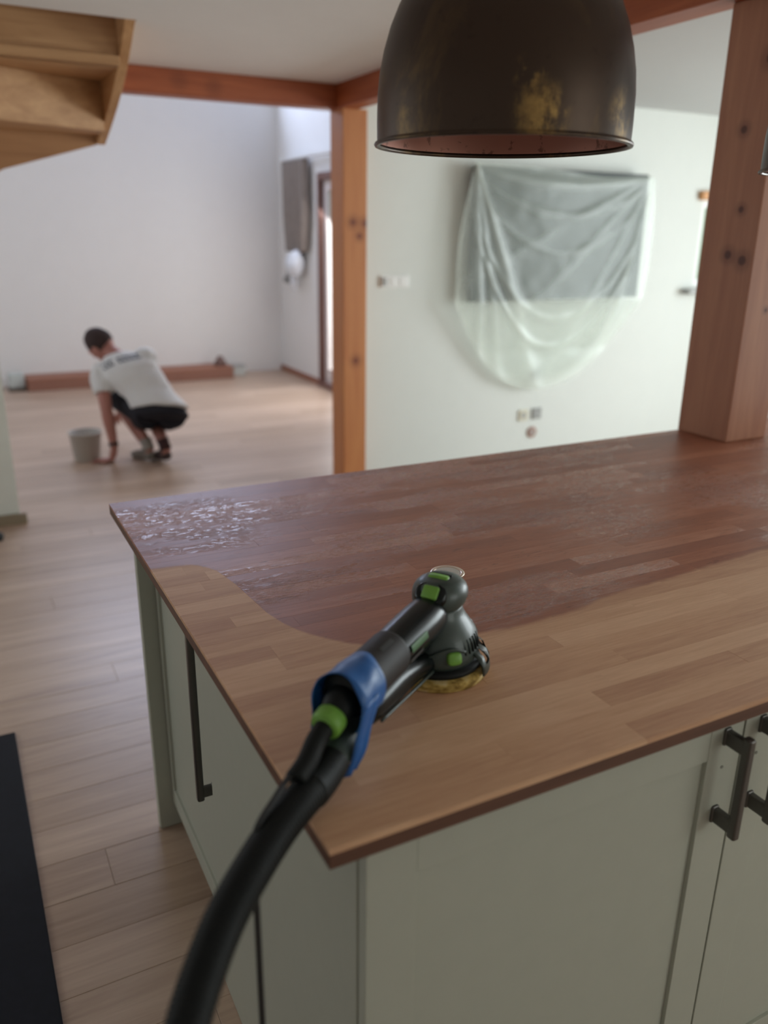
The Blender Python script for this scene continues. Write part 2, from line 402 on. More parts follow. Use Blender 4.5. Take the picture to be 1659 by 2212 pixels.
# ---------------------------------------------------------------- glazed door in the side wall
m_frame = wood('door_frame_wood', '#5f3e36', '#7d5a50', 2, .45)
d = struct(bpy.data.objects.new('door_1', None)); link(d)
bm = bmesh.new()
bx(bm, 3.36, 3.46, 7.83, 7.90, 0, 2.06); bx(bm, 3.36, 3.46, 6.4, 6.47, 0, 2.06); bx(bm, 3.36, 3.46, 6.47, 7.83, 1.99, 2.06); bx(bm, 3.34, 3.46, 6.4, 7.9, 0, .05)
mesh_obj('door_frame', bm, m_frame, d, bevel=.005)
bm = bmesh.new()
for y0, y1 in ((6.48, 7.14), (7.16, 7.82)):
    bx(bm, 3.40, 3.45, y0, y0+.08, .05, 1.99); bx(bm, 3.40, 3.45, y1-.08, y1, .05, 1.99)
    bx(bm, 3.40, 3.45, y0+.08, y1-.08, 1.90, 1.99); bx(bm, 3.40, 3.45, y0+.08, y1-.08, .05, .20)
mesh_obj('door_sash', bm, plain('sash_paint', (.72, .66, .64), .4), d, bevel=.004)
for y0, y1 in ((6.56, 7.06), (7.24, 7.74)): box('pane', (3.42, 3.425, y0, y1, .20, 1.90), m_glass, d)
# window frames (openings with their glazing)
def window(name, axis, c, a0, a1, z0, z1, m, mull=1):
    w_ = struct(bpy.data.objects.new(name, None)); link(w_); bm = bmesh.new(); t = .05
    def b(p, q, r, s, k=bm, e=.03):
        bx(k, *((c-e, c+e, p, q) if axis == 'x' else (p, q, c-e, c+e)), r, s)
    b(a0, a1, z0, z0+t); b(a0, a1, z1-t, z1); b(a0, a0+t, z0+t, z1-t); b(a1-t, a1, z0+t, z1-t)
    for i in range(mull):
        x = a0+(a1-a0)*(i+1)/(mull+1); b(x-t/2, x+t/2, z0+t, z1-t)
    mesh_obj('window_frame', bm, m, w_)
    k = bmesh.new(); b(a0+t, a1-t, z0+t, z1-t, k, .003); mesh_obj('pane', k, m_glass, w_)
    return w_
m_wf = wood('window_frame_wood', '#b77c48', '#cf9860', 0, .5)
w1 = window('window_1', 'y', 4.78, 5.144, 5.79, 1.161, 1.787, m_wht, 0)
box('window_head', (5.087, 5.85, 4.69, 4.735, 1.787, 1.85), m_wf, w1, bevel=.01)
box('window_sill', (5.03, 5.88, 4.65, 4.735, 1.113, 1.152), m_gry, w1, bevel=.008)
window('window_2', 'x', 6.66, .4, 3.4, .2, 2.25, m_wht, 2)
window('window_3', 'y', 9.12, .8, 3.2, 2.9, 3.9, m_wht, 1)
window('window_4', 'x', -2.58, 5.6, 8.0, 1.3, 3.1, m_wht, 1)
window('added_side_window', 'x', -2.58, 3.0, 4.4, .9, 2.1, m_wht, 1)  # unseen window, added as the opening for the side fill light
window('window_5', 'y', -2.58, 2.1, 4.7, .75, 2.25, m_wht, 1)
# outdoor ground so that the windows look at something
struct(box('ground_outside', (-14, 18, -12, 24, -.3, -.07), plain('terrace_outside', (.32, .36, .25), .95, var=.3)))

bm = bmesh.new(); bmesh.ops.create_grid(bm, x_segments=70, y_segments=18, size=1, matrix=Matrix.Translation((10.5, 9.5, .95)) @ Matrix.Rotation(math.pi/2, 4, 'X') @ Matrix.Diagonal((4.5, 1.0, 1, 1)))
for v_ in bm.verts: v_.co.y += .35*noise.noise(v_.co*1.7)+.12*noise.noise(v_.co*7); v_.co.z += .10*noise.noise(v_.co*3)
hg = mesh_obj('hedge_outside', bm, plain('hedge_green', (.20, .34, .13), .9, var=.4, bscale=300)); hg.modifiers.new('s', 'SOLIDIFY').thickness = .8; struct(hg)
# ================================================================ KITCHEN ISLAND
XL, YF, YB, XR = .285, .658, 1.963, 3.05
Z0, Z1 = .894, .92
wt = thing('worktop', 'oak block worktop of the kitchen island, half sanded pale and half old reddish varnish', 'worktop', (1.6, 1.3, Z0))
bm = bmesh.new(); bx(bm, XL, XR, YF, YB, Z0, Z1-.006)
mesh_obj('worktop_core', bm, m_edge, wt, bevel=.001)
NR = 31; sw = (YB-YF)/NR; ns = 0
for r in range(NR):
    y0 = YF+r*sw; x = XL-random.random()*.5
    while x < XR:
        L = random.uniform(.28, .62); a, b = max(x, XL), min(x+L, XR)
        if b-a < .03 and b < XR-.01: L += .1; b = min(x+L, XR)
        if b-a > 1e-3:
            bm = bmesh.new(); g = .00004; e = .00015; dz = random.uniform(-.00008, .00008)
            ex0 = 0 if a <= XL+1e-6 else g; lw = L
            xs = (a-(a+b)/2+g, b-(a+b)/2-g); ys = (-sw/2+g, sw/2-g)
            eo = .003 if r in (0, NR-1) else e
            t = [bm.verts.new(p) for p in ((xs[0]+e, ys[0]+(eo if r == 0 else e), 0), (xs[1]-e, ys[0]+(eo if r == 0 else e), 0), (xs[1]-e, ys[1]-e, 0), (xs[0]+e, ys[1]-e, 0))]
            s = [bm.verts.new(p) for p in ((xs[0], ys[0], -(eo if r == 0 else e)*.8), (xs[1], ys[0], -(eo if r == 0 else e)*.8), (xs[1], ys[1], -e*.5), (xs[0], ys[1], -e*.5))]
            q = [bm.verts.new((p.co.x, p.co.y, -.0065)) for p in s]
            bm.faces.new(t)
            for i in range(4):
                j = (i+1) % 4; bm.faces.new((s[i], s[j], t[j], t[i])); bm.faces.new((q[i], q[j], s[j], s[i]))
            o = mesh_obj('stave', bm, m_top, wt); o.location = V(((a+b)/2, y0+sw/2, Z1+dz))-wt.location; ns += 1
        x += L
# --- shaker door facing -Y
def shaker(name, parent, a0, a1, z0, z1, c, axis, m, st=.068, th=.02, rec=.007, rail=None):
    """door in plane axis 'y' (faces -Y at y=c) or 'x' (faces -X at x=c)"""
    dr = bpy.data.objects.new(name, None); link(dr, parent)
    rail = rail or st
    def b(p, q, r, s, f, t, nm, bev=.0012):
        bm = bmesh.new(); bx(bm, *((p, q, c+f, c+t) if axis == 'y' else (c+f, c+t, p, q)), r, s)
        return mesh_obj(nm, bm, m, dr, bevel=bev)
    dr.location = (0, 0, 0) if parent is None else -parent.location
    b(a0, a0+st, z0, z1, 0, th, 'stile'); b(a1-st, a1, z0, z1, 0, th, 'stile')
    b(a0+st, a1-st, z1-rail, z1, 0.0004, th, 'rail'); b(a0+st, a1-st, z0, z0+rail, .0004, th, 'rail')
    b(a0+st-.002, a1-st+.002, z0+rail-.002, z1-rail+.002, rec, th-.003, 'door_panel', 0)
    return dr
def bar_handle(parent, m, mount, out, zt, zb, w=.013, d=.036):
    """vertical bar handle: mount=(x,y) on the door face, out = outward unit vector"""
    o = V((mount[0], mount[1], 0)); ov = V((*out, 0)); sd = V((-ov.y, ov.x, 0))
    h = bpy.data.objects.new('handle', None); link(h, parent)
    L = V((0, 0, 0)); p = parent
    while p is not None: L += p.location; p = p.parent
    h.location = -L
    bm = bmesh.new()
    for zc in (zt-.016, zb+.016):
        pts = [o+V((0, 0, zc)), o+ov*d+V((0, 0, zc))]
        loft(bm, [(pts[0], sd, (0, 0, 1), .0075, .015), (pts[0]+ov*.003, sd, (0, 0, 1), .0072, .0145), (pts[0]+ov*.004, sd, (0, 0, 1), .006, .0125), (pts[1], sd, (0, 0, 1), .006, .0125)], 16, power=6)
    bp = o+ov*(d+.002)
    zz = [zb-.002, zb, zt, zt+.002]; rr = [.8, 1, 1, .8]
    loft(bm, [(bp+V((0, 0, z)), sd, ov, w/2*r_, .0075*r_) for z, r_ in zip(zz, rr)], 20, power=4)
    return mesh_obj('handle_bar', bm, m, h, smooth=False, bevel=.0008)
fc_ = thing('base_cabinet', 'sage painted base cabinet under the front edge of the worktop, with two shaker doors', 'cabinet', (.95, .7, 0))
bm = bmesh.new(); bx(bm, .362, 1.58, .7015, 1.25, .10, Z0-.0005); mesh_obj('body', bm, m_cabdk, fc_)
bm = bmesh.new(); bx(bm, .40, 1.58, .75, .77, 0, .0995); mesh_obj('plinth', bm, m_cab, fc_)
d1 = shaker('door', fc_, .340, .9625, .105, Z0-.004, .68, 'y', m_cab)
d2 = shaker('door', fc_, .9665, 1.585, .105, Z0-.004, .68, 'y', m_cab)
bar_handle(d1, m_metal, (.927, .68), (0, -1), .873, .705)
bar_handle(d2, m_metal, (1.003, .68), (0, -1), .873, .705)
for x_, z_, dd in ((.928, .803, d1), (1.0015, .805, d2)):
    bm = bmesh.new(); lathe(bm, [(0, 0), (.0028, 0), (.0028, .0004), (0, .0004)], (x_, .6797, z_), 12, (0, -1, 0)); mesh_obj('screw_hole_cover', bm, plain('filler_spot', (.22, .22, .18), .7), dd)
sc_ = thing('base_cabinet', 'sage painted cabinet on the left end of the island with one long bar handle', 'cabinet', (.5, 1.6, 0))
bm = bmesh.new(); bx(bm, .385, .95, 1.362, 1.893, .10, Z0-.0005); mesh_obj('body', bm, m_cabdk, sc_)
bm = bmesh.new(); bx(bm, .43, .45, 1.362, 1.893, 0, .0995); mesh_obj('plinth', bm, m_cabdk, sc_)
d3 = shaker('door', sc_, 1.362, 1.893, .085, Z0-.004, .363, 'x', m_cab, st=.022, rail=.05)
bar_handle(d3, m_metal, (.363, 1.447), (-1, 0), .86, .415, w=.018, d=.027)
tag(box('end_panel', (.338, .358, .7015, 1.36, .004, Z0-.0005), m_cab, bevel=.001), 'plain sage side panel of the island reaching the floor behind the hose', 'panel')
tag(box('back_panel', (.325, 2.9, 1.897, 1.925, .004, Z0-.0005), m_cab, bevel=.001), 'sage back panel closing the island on its far side', 'panel')
# pop-up socket disc in the worktop
ds = thing('worktop_socket', 'round brushed metal socket lid set flush in the worktop behind the sander', 'socket', (.796, 1.248, Z1))
bm = bmesh.new(); lathe(bm, [(.0255, .0006), (.0255, .0021), (.028, .0028), (.0325, .0026), (.034, .0006)], (.796, 1.248, Z1), 48, close=True); mesh_obj('rim', bm, plain('gold_ring', (.72, .60, .50), .3, .8), ds, smooth=True)
bm = bmesh.new(); lathe(bm, [(0, .0025), (.0235, .0025), (.0245, .0018), (.0245, .0006), (0, .0006)], (.796, 1.248, Z1), 48); mesh_obj('lid', bm, m_steel, ds)

# ================================================================ PENDANT LAMPS
def pendant(loc, label):
    R = .1965; t = thing('pendant_lamp', label, 'lamp', loc, 'brass dome lamps over the island')
    prof = [(.193, .004), (.1935, .03), (.193, .07), (.190, .10), (.184, .13), (.175, .16), (.163, .188), (.148, .215), (.129, .24), (.105, .263), (.078, .281), (.050, .292), (.03, .296)]
    full = [prof[0]]
    for a, b in zip(prof, prof[1:]):
        full += [((a[0]+b[0])/2, (a[1]+b[1])/2), b]
    bm = bmesh.new(); lathe(bm, full + [(0.0, .297)], (0, 0, 0), 96)
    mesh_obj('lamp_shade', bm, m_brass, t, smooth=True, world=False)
    bm = bmesh.new(); lathe(bm, [(r-.002, z) for r, z in full[:-1]]+[(0, .293)], (0, 0, 0), 96)
    mesh_obj('shade_lining', bm, m_copper, t, smooth=True, world=False)
    bm = bmesh.new(); lathe(bm, [(R-.0075, -.001), (R, -.0015), (R+.0012, .001), (R, .0035), (R-.004, .006), (.1928, .008), (.190, .004)], (0, 0, 0), 96, close=True)
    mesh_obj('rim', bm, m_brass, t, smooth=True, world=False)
    bm = bmesh.new(); lathe(bm, [(0, .296), (.034, .296), (.034, .31), (.028, .345), (.022, .36), (.008, .37), (0, .37)], (0, 0, 0), 32)
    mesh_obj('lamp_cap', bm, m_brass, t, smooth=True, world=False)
    bm = bmesh.new(); lathe(bm, [(0, .292), (.022, .292), (.022, .235), (.018, .225), (0, .225)], (0, 0, 0), 24)
    mesh_obj('bulb_socket', bm, plain('bakelite', (.02, .02, .02), .5), t, world=False)
    bm = bmesh.new(); tube(bm, [(0, 0, .37), (0, 0, ZC-loc[2]+.002)], .0035, 10)
    mesh_obj('cord', bm, plain('cord_black', (.02, .02, .02), .7), t, world=False)
    return t
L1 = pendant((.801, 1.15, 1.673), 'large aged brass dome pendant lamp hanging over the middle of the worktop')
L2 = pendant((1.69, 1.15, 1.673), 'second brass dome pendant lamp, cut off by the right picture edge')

# ================================================================ SANDER
m_blk = plain('sander_black', (.004, .007, .007), .26)
m_blk.node_tree.nodes['Principled BSDF'].inputs['Specular IOR Level'].default_value = .30
m_dgr = plain('sander_dark_green_grey', (.040, .058, .050), .42, coat=.1)
m_grn = plain('sander_green', (.16, .36, .05), .45)
m_rub = plain('rubber_black', (.0045, .006, .006), .55); m_rub.node_tree.nodes['Principled BSDF'].inputs['Specular IOR Level'].default_value = .25
m_blue = NT('blue_tape'); 
_n = m_blue.noise(60, (1, 1, 1), 3); m_blue.base(m_blue.mix(_n, (.008, .075, .27, 1), (.016, .125, .38, 1))); m_blue.set(Roughness=.42); m_blue.bump(m_blue.noise(35, detail=4), .35, .002); m_blue = m_blue.m
m_pad = NT('sanding_pad_foam'); _n = m_pad.noise(50, (1, 1, 2), 4); m_pad.base(m_pad.ramp(_n, [(.35, lin('#7d6228')), (.5, lin('#b79a52')), (.7, lin('#cdb88a'))])); m_pad.set(Roughness=.85); m_pad = m_pad.m
O = V((.588, .943, .92)); A = V((-.826, -.564, 0)).normalized(); Bv = V((0, 0, 1)).cross(A).normalized(); Zv = V((0, 0, 1))   # A: towards the tail, Bv: A rotated +90 deg
S = lambda a, b, z: O + A*a + Bv*b + Zv*(z+.012*min(1, max(0, (z-.045)/.035)))
sd = thing('orbital_sander', 'black electric disc sander with green buttons and blue tape standing on the sanded worktop', 'sander', O)
def sp(name, bm, m, **k): return mesh_obj(name, bm, m, sd, smooth=True, **k)
bm = bmesh.new(); lathe(bm, [(0, .0005), (.074, .0005), (.0752, .002), (.0752, .011), (.072, .015), (.05, .017), (0, .017)], O, 64)
for i in range(16):   # extraction notches at the rim
    t = i*2*math.pi/16
pad = sp('sanding_pad', bm, m_pad)
bm = bmesh.new(); lathe(bm, [(0, .017), (.066, .017), (.068, .020), (.066, .026), (.0, .028)], O, 64); sp('backing_plate', bm, m_rub)
# guard: clear dark ring on the nose half with slots
bm = bmesh.new(); a0, a1 = math.radians(84), math.radians(276); N = 44; rows = []
for i in range(N+1):
    t = a0+(a1-a0)*i/N; dr = A*math.cos(t)+Bv*math.sin(t)
    rows.append([bm.verts.new(O+dr*r+Zv*z) for r, z in ((.054, .046), (.064, .044), (.074, .038), (.0795, .026), (.081, .012), (.079, .012), (.0765, .026), (.071, .035), (.062, .041), (.054, .043))])
for i in range(N):
    for k in range(10):
        if 1 < i < N-2 and i % 6 in (1, 2, 3, 4) and k in (1, 2, 6, 7): continue
        bm.faces.new((rows[i][k], rows[i+1][k], rows[i+1][(k+1) % 10], rows[i][(k+1) % 10]))
bm.faces.new(rows[0]); bm.faces.new(rows[-1][::-1])
sp('edge_guard', bm, m_dgr)
# motor housing
rings = []
for z, ra, rb, off in ((.022, .058, .058, 0), (.034, .064, .063, 0), (.048, .0625, .062, 0), (.060, .0585, .058, 0), (.068, .053, .052, .001), (.076, .046, .045, .002), (.084, .040, .038, .002), (.093, .037, .035, .002), (.104, .038, .036, 0)):
    rings.append((S(off, 0, z), A, Bv, ra, rb))
bm = bmesh.new(); loft(bm, rings, 40, power=2.2); sp('motor_housing', bm, m_dgr, sub=1)
# flared shoulder plate over the guard
bm = bmesh.new()
for s_ in (1, -1):
    loft(bm, [(S(-.020, s_*.022, .078), Bv, Zv, .020, .008), (S(-.036, s_*.030, .060), Bv, Zv, .018, .008), (S(-.056, s_*.030, .047), Bv, Zv, .014, .006), (S(-.068, s_*.030, .040), Bv, Zv, .009, .004)], 14)
sp('shoulder_plate', bm, m_dgr, sub=1)
# vent fins on the side seen from the camera
for s_ in (1, -1):
    for k in range(6):
        t = math.radians(66+k*8)*s_; dr = A*math.cos(t)+Bv*math.sin(t); tn = Zv.cross(dr)
        bm = bmesh.new(); loft(bm, [(O+dr*.053+Zv*.069, tn, dr, .0012, .004), (O+dr*.0575+Zv*.060, tn, dr, .0012, .004), (O+dr*.062+Zv*.049, tn, dr, .0012, .003)], 8)
        mesh_obj('vent_fin', bm, m_blk, sd)
# head
bm = bmesh.new()
loft(bm, [(S(.004, 0, .094), A, Bv, .036, .034), (S(.000, 0, .101), A, Bv, .041, .039), (S(-.004, 0, .110), A, Bv, .046, .041), (S(-.005, 0, .120), A, Bv, .046, .041), (S(-.004, 0, .129), A, Bv, .041, .036), (S(-.001, 0, .136), A, Bv, .032, .028), (S(0, 0, .140), A, Bv, .018, .016)], 32)
sp('head_cap', bm, m_dgr, sub=1)
sn = (A*.74+Zv*.67).normalized(); su_ = sn.cross(Bv).normalized(); sc0 = S(.027, 0, .1205)
bm = bmesh.new()
loft(bm, [(sc0-sn*.02, Bv, su_, .027, .020), (sc0+sn*.004, Bv, su_, .0265, .0195), (sc0+sn*.009, Bv, su_, .022, .016), (sc0+sn*.0105, Bv, su_, .016, .012)], 28, power=2.5)
sp('switch_surround', bm, m_blk, sub=1)
bm = bmesh.new(); loft(bm, [(sc0+sn*.006+Bv*.002, Bv, su_, .0125, .0105), (sc0+sn*.0125+Bv*.002, Bv, su_, .012, .010), (sc0+sn*.0135+Bv*.002, Bv, su_, .011, .009)], 20, power=7); sp('switch', bm, m_grn)['label'] = 'square green switch'
bm = bmesh.new(); loft(bm, [(S(.004, 0, .134), A, Bv, .0065, .017), (S(.002, 0, .1415), A, Bv, .006, .015)], 20, power=5); sp('dust_cover', bm, m_grn)['label'] = 'green insert on top'
bm = bmesh.new(); loft(bm, [(S(-.008, 0, .134), A, Bv, .004, .018), (S(-.009, 0, .1405), A, Bv, .004, .016)], 20, power=4); sp('top_groove', bm, m_rub)
# barrel
tx = [.015, .03, .05, .08, .12, .16, .20, .23, .25, .262, .268]
tr = [.024, .030, .0325, .0325, .0315, .0305, .030, .030, .0295, .027, .020]
bm = bmesh.new(); loft(bm, [(S(a, 0, .092-.03*a), Bv, Zv, r*.97, r) for a, r in zip(tx, tr)], 36); sp('barrel', bm, m_blk, sub=1)
bm = bmesh.new(); loft(bm, [(S(a, 0, .092-.03*a), Bv, Zv, .0309, .0318) for a in (.155, .157, .225, .227)], 36); sp('rubber_grip', bm, plain('grip_brown_black', (.018, .015, .015), .6))
# printed strips on the camera side of the barrel (Bv points to the camera side?)
side = 1 if Bv.dot(V((0, -1, 0))) > 0 else -1
def strip(name, a0_, a1_, t0, t1, m, r=.0328):
    bm = bmesh.new(); g = []
    for i in range(9):
        a = a0_+(a1_-a0_)*i/8; row = []
        for j in range(4):
            t = math.radians(t0+(t1-t0)*j/3); row.append(bm.verts.new(S(a, side*math.cos(t)*r*.97, .092-.03*a+math.sin(t)*r)))
        g.append(row)
    for i in range(8):
        for j in range(3): bm.faces.new((g[i][j], g[i+1][j], g[i+1][j+1], g[i][j+1]))
    return sp(name, bm, m)
strip('print_strip', .100, .148, 8, 26, plain('print_green', (.035, .12, .03), .45))['label'] = 'green printed strip'
strip('print_strip', .115, .152, -14, -6, plain('print_grey', (.06, .06, .065), .5))['label'] = 'grey printed strip'
strip('print_strip', .17, .20, 62, 74, plain('print_grey2', (.05, .055, .055), .5), r=.0325)['label'] = 'grey printed strip on the grip'
# lower extraction duct with loop shape
bm = bmesh.new()
loft(bm, [(S(.035, 0, .038), Bv, Zv, .030, .018), (S(.07, 0, .040), Bv, Zv, .022, .020), (S(.105, 0, .042), Bv, Zv, .018, .021), (S(.14, 0, .043), Bv, Zv, .0185, .025), (S(.18, 0, .044), Bv, Zv, .0205, .0245), (S(.222, 0, .047), Bv, Zv, .021, .022), (S(.238, 0, .049), Bv, Zv, .0185, .0195)], 24)
sp('dust_duct', bm, m_blk, sub=1)
strip_pts = [S(.06, side*.022, .030), S(.10, side*.0195, .028), (S(.15, side*.0200, .031)), (S(.215, side*.0215, .036))]
bm = bmesh.new(); tube(bm, bez(strip_pts, 6), .0024, 8, ref=tuple(Bv)); sp('duct_highlight_line', bm, m_dgr)  # grey line modelled in place of the highlight along the duct
bm = bmesh.new(); loft(bm, [(S(.05, 0, .062), Bv, Zv, .015, .015), (S(.12, 0, .066), Bv, Zv, .010, .010), (S(.20, 0, .066), Bv, Zv, .012, .012)], 14); sp('duct_bridge', bm, m_rub)
# green latch on the camera side of the housing
ang = math.radians(47)*side; dr = A*math.cos(ang)+Bv*math.sin(ang); tn = Zv.cross(dr)
bm = bmesh.new(); loft(bm, [(O+dr*.056+Zv*.048, tn, (dr*-.3+Zv), .011, .0095), (O+dr*.0665+Zv*.050, tn, (dr*-.3+Zv), .011, .0095), (O+dr*.0685+Zv*.0505, tn, (dr*-.3+Zv), .0085, .007)], 18, power=3.5); sp('lever', bm, m_grn)['label'] = 'green lever'
bm = bmesh.new(); tube(bm, bez([O+dr*.062+tn*.018+Zv*.056, O+dr*.063+Zv*.0635, O+dr*.060-tn*.02+Zv*.060, O+dr*.052-tn*.038+Zv*.050], 6), .0022, 8); sp('lever_bow', bm, m_dgr)
# blue tape around the tail
bm = bmesh.new(); N = 40; rr = []
for i in range(9):
    a = .222+.062*i/8; row = []
    for j in range(N):
        t = 2*math.pi*j/N; wv = .0007*math.sin(5*t+i)+.0006*noise.noise(V((i*.9, math.cos(t)*3, math.sin(t)*3)))
        r = .0338+wv+(.0004*i); e = .006*math.sin(2*t+1) if i in (0, 8) else 0
        row.append(bm.verts.new(S(a+e, math.cos(t)*r, .092-.03*a+math.sin(t)*r*.98-.001)))
    rr.append(row)
for i in range(8):
    for j in range(N):
        # open lower arc near the tail so that the plug shows
        bm.faces.new((rr[i][j], rr[i+1][j], rr[i+1][(j+1) % N], rr[i][(j+1) % N]))
tp = sp('tape_wrap', bm, m_blue); so = tp.modifiers.new('s', 'SOLIDIFY'); so.thickness = .0014; tp['label'] = 'blue tape wrapped around the tail'
# hanging tape flaps either side
for s_, w0, w1, Lf in ((side, .020, .011, .075), (-side, .016, .008, .045)):
    bm = bmesh.new(); g = []
    for i in range(13):
        u = i/12; row = []
        for j in range(7):
            v_ = j/6-.5; wd = w0*(1-u)+w1*u
            a = .270+.030*u+v_*wd*2; b = s_*(.0352-.010*u*u+.003*math.sin(v_*9)*u+.001*math.sin(u*11)); z = .088-u*Lf
            row.append(bm.verts.new(S(a, b, max(z, .004))))
        g.append(row)
    for i in range(12):
        for j in range(6): bm.faces.new((g[i][j], g[i+1][j], g[i+1][j+1], g[i][j+1]))
    f_ = sp('tape_flap', bm, m_blue); so = f_.modifiers.new('s', 'SOLIDIFY'); so.thickness = .0014; f_['label'] = 'hanging blue tape end'
bm = bmesh.new(); lathe(bm, [(0, 0), (.031, 0), (.032, .004), (.029, .010), (0, .012)], S(.262, 0, .0838), 32, (A*1.0-Zv*.03)); sp('tail_cap', bm, m_rub)
# tail plug: green collar and black connector
bm = bmesh.new(); tube(bm, [S(.262, 0, .080), S(.285, 0, .077), S(.300, 0, .073)], [.022, .0215, .017], 24); sp('plug_socket', bm, m_rub)
bm = bmesh.new()
cpts = [S(.296, .0, .074), S(.300, 0, .073), S(.314, 0, .0705), S(.318, 0, .0698)]
tube(bm, cpts, [.0175, .0195, .0195, .0175], 28); sp('plug_ring', bm, m_grn)['label'] = 'green plug ring'
bm = bmesh.new(); tube(bm, bez([S(.310, 0, .071), S(.335, 0, .064), S(.36, .004*side, .056), S(.385, .004*side, .050)], 5), .0125, 16); sp('power_plug', bm, m_rub)

# ================================================================ HOSE + CORD
hs = thing('suction_hose', 'thick black ribbed dust hose hanging from the sander over the worktop corner', 'hose', (.28, .71, .96))
hp = [S(.222, 0, .052), S(.27, side*.002, .043), V((.312, .742, .950)), V((.274, .712, .950)), V((.238, .687, .944)), V((.199, .657, .932)), V((.162, .628, .914)), V((.130, .596, .893)), V((.101, .561, .868)), V((.070, .515, .825)), V((.03, .46, .74)), V((-.01, .42, .60)), V((-.05, .42, .42)), V((-.09, .46, .22)), V((-.14, .55, .07)), V((-.25, .68, .0225)), V((-.5, .85, .0225)), V((-.95, .95, .0225))]
path = bez(hp, 60)
# resample evenly
cum = [0]
for p, q in zip(path, path[1:]): cum.append(cum[-1]+(q-p).length)
def at(s):
    import bisect
    k = min(max(bisect.bisect(cum, s)-1, 0), len(path)-2); t = (s-cum[k])/max(cum[k+1]-cum[k], 1e-9); return path[k].lerp(path[k+1], t)
def sect(s0, s1, step, rf):
    n_ = max(2, int((s1-s0)/step)); pts = [at(s0+(s1-s0)*i/n_) for i in range(n_+1)]; return pts, [rf(i, (s1-s0)*i/n_) for i in range(n_+1)]
bm = bmesh.new(); pts, rr_ = sect(.0, .105, .004, lambda i, s: .0185+.0025*min(1, s/.05)); tube(bm, pts, rr_, 28); mesh_obj('hose_connector', bm, m_dgr, hs, smooth=True)
bm = bmesh.new(); pts, rr_ = sect(.095, .155, .002, lambda i, s: .0225+(.0007 if i % 3 == 0 else 0)+(-.002 if s > .056 else 0)); tube(bm, pts, rr_, 28); mesh_obj('hose_cuff', bm, m_rub, hs, smooth=True)
bm = bmesh.new(); pts, rr_ = sect(.15, cum[-1], .0013, lambda i, s: .0205+(.0013, .0009, 0, -.0003)[i % 4]); tube(bm, pts, rr_, 22)
mesh_obj('hose_tube', bm, m_rub, hs, smooth=True)
m_cord = plain('cord_rubber', (.012, .012, .013), .55)
cp = [S(.38, .004*side, .050), V((.272, .728, .978)), V((.240, .702, .9715)), V((.212, .682, .955)), V((.206, .672, .92)), V((.205, .668, .85)), V((.205, .667, .5)), V((.205, .668, .12)), V((.20, .69, .015)), V((.12, .80, .0045)), V((-.2, .95, .0045))]
bm = bmesh.new(); tube(bm, bez(cp, 14), .0036, 12); tag(mesh_obj('power_cord', bm, m_cord, None, smooth=True), 'thin black power cord hanging straight down in front of the island side panel', 'cord')

# ================================================================ FLOOR MAT
bm = bmesh.new(); bx(bm, -.80, .012, .80, 2.555, .0005, .009)
tag(mesh_obj('floor_mat', bm, m_mat, bevel=.003), 'black floor mat on the oak floor at the lower left', 'mat')
bm = bmesh.new(); ellipsoid(bm, (.082, 4.45, .024), (.03, .022, .023)); bx(bm, .06, .104, 4.435, 4.465, .0005, .006)
tag(mesh_obj('door_stopper', bm, plain('stopper_black', (.01, .01, .01), .5), smooth=True), 'tiny black object on the floor at the left edge below the white partition', 'stopper')

# ================================================================ STAIR
st = thing('staircase', 'oak staircase seen from below, winding down at the upper left', 'stair', (.5, 4.1, 0))
def spoly(name, pts, off, m, bev=.002):
    """prism: polygon pts extruded by vector off"""
    bm = bmesh.new(); a = [bm.verts.new(p) for p in pts]; b = [bm.verts.new(V(p)+V(off)) for p in pts]
    bm.faces.new(a); bm.faces.new(b[::-1]); n_ = len(a)
    for i in range(n_): bm.faces.new((a[i], b[i], b[(i+1) % n_], a[(i+1) % n_]))
    return mesh_obj(name, bm, m, st, bevel=bev)
so = bez([(0, 3.674, 2.306), (0, 3.872, 2.181), (0, 4.059, 2.091), (0, 4.29, 2.005), (0, 4.545, 1.925)], 5)
XS, XI = .813, .773
spoly('stringer', [(XS, p.y, p.z) for p in so] + [(XS, 4.585, 1.96), (XS, 4.585, 2.60), (XS, 3.674, 2.85)], (XI-XS, 0, 0), m_stair_y)
spoly('stringer', [(XI, 4.545, 1.925), (.342, 4.545, 1.799), (-.1, 4.545, 1.56), (-1.6, 4.545, .45), (-1.6, 4.545, .95), (-.2, 4.545, 2.05), (.3, 4.545, 2.40), (XI, 4.545, 2.45)], (0, .04, 0), m_stair_far)
spoly('riser', [(-1.2, 3.86, 2.168), (XI, 3.86, 2.168), (XI, 3.86, 2.80), (-1.2, 3.86, 2.80)], (0, .02, 0), m_stair)
spoly('tread', [(-1.2, 3.83, 2.168), (XI, 3.83, 2.168), (XI, 4.36, 2.168), (-1.2, 3.95, 2.168)], (0, 0, .035), m_stair)
spoly('riser', [(-.6, 3.70, 1.965), (XI, 4.30, 1.965), (XI, 4.30, 2.1675), (-.6, 3.70, 2.1675)], (-.008, .018, 0), m_stair)
spoly('tread', [(-.6, 3.72, 1.965), (XI, 4.32, 1.965), (XI, 4.544, 1.965), (-.6, 4.544, 1.965)], (0, 0, .035), m_stair)
for k in range(9):
    xa = .1-.17*k; z = 1.78-.19*k
    if z > .1: spoly('tread', [(xa-.3, 3.83, z), (xa, 3.83, z), (xa, 4.544, z), (xa-.3, 4.544, z)], (0, 0, .03), m_stair)

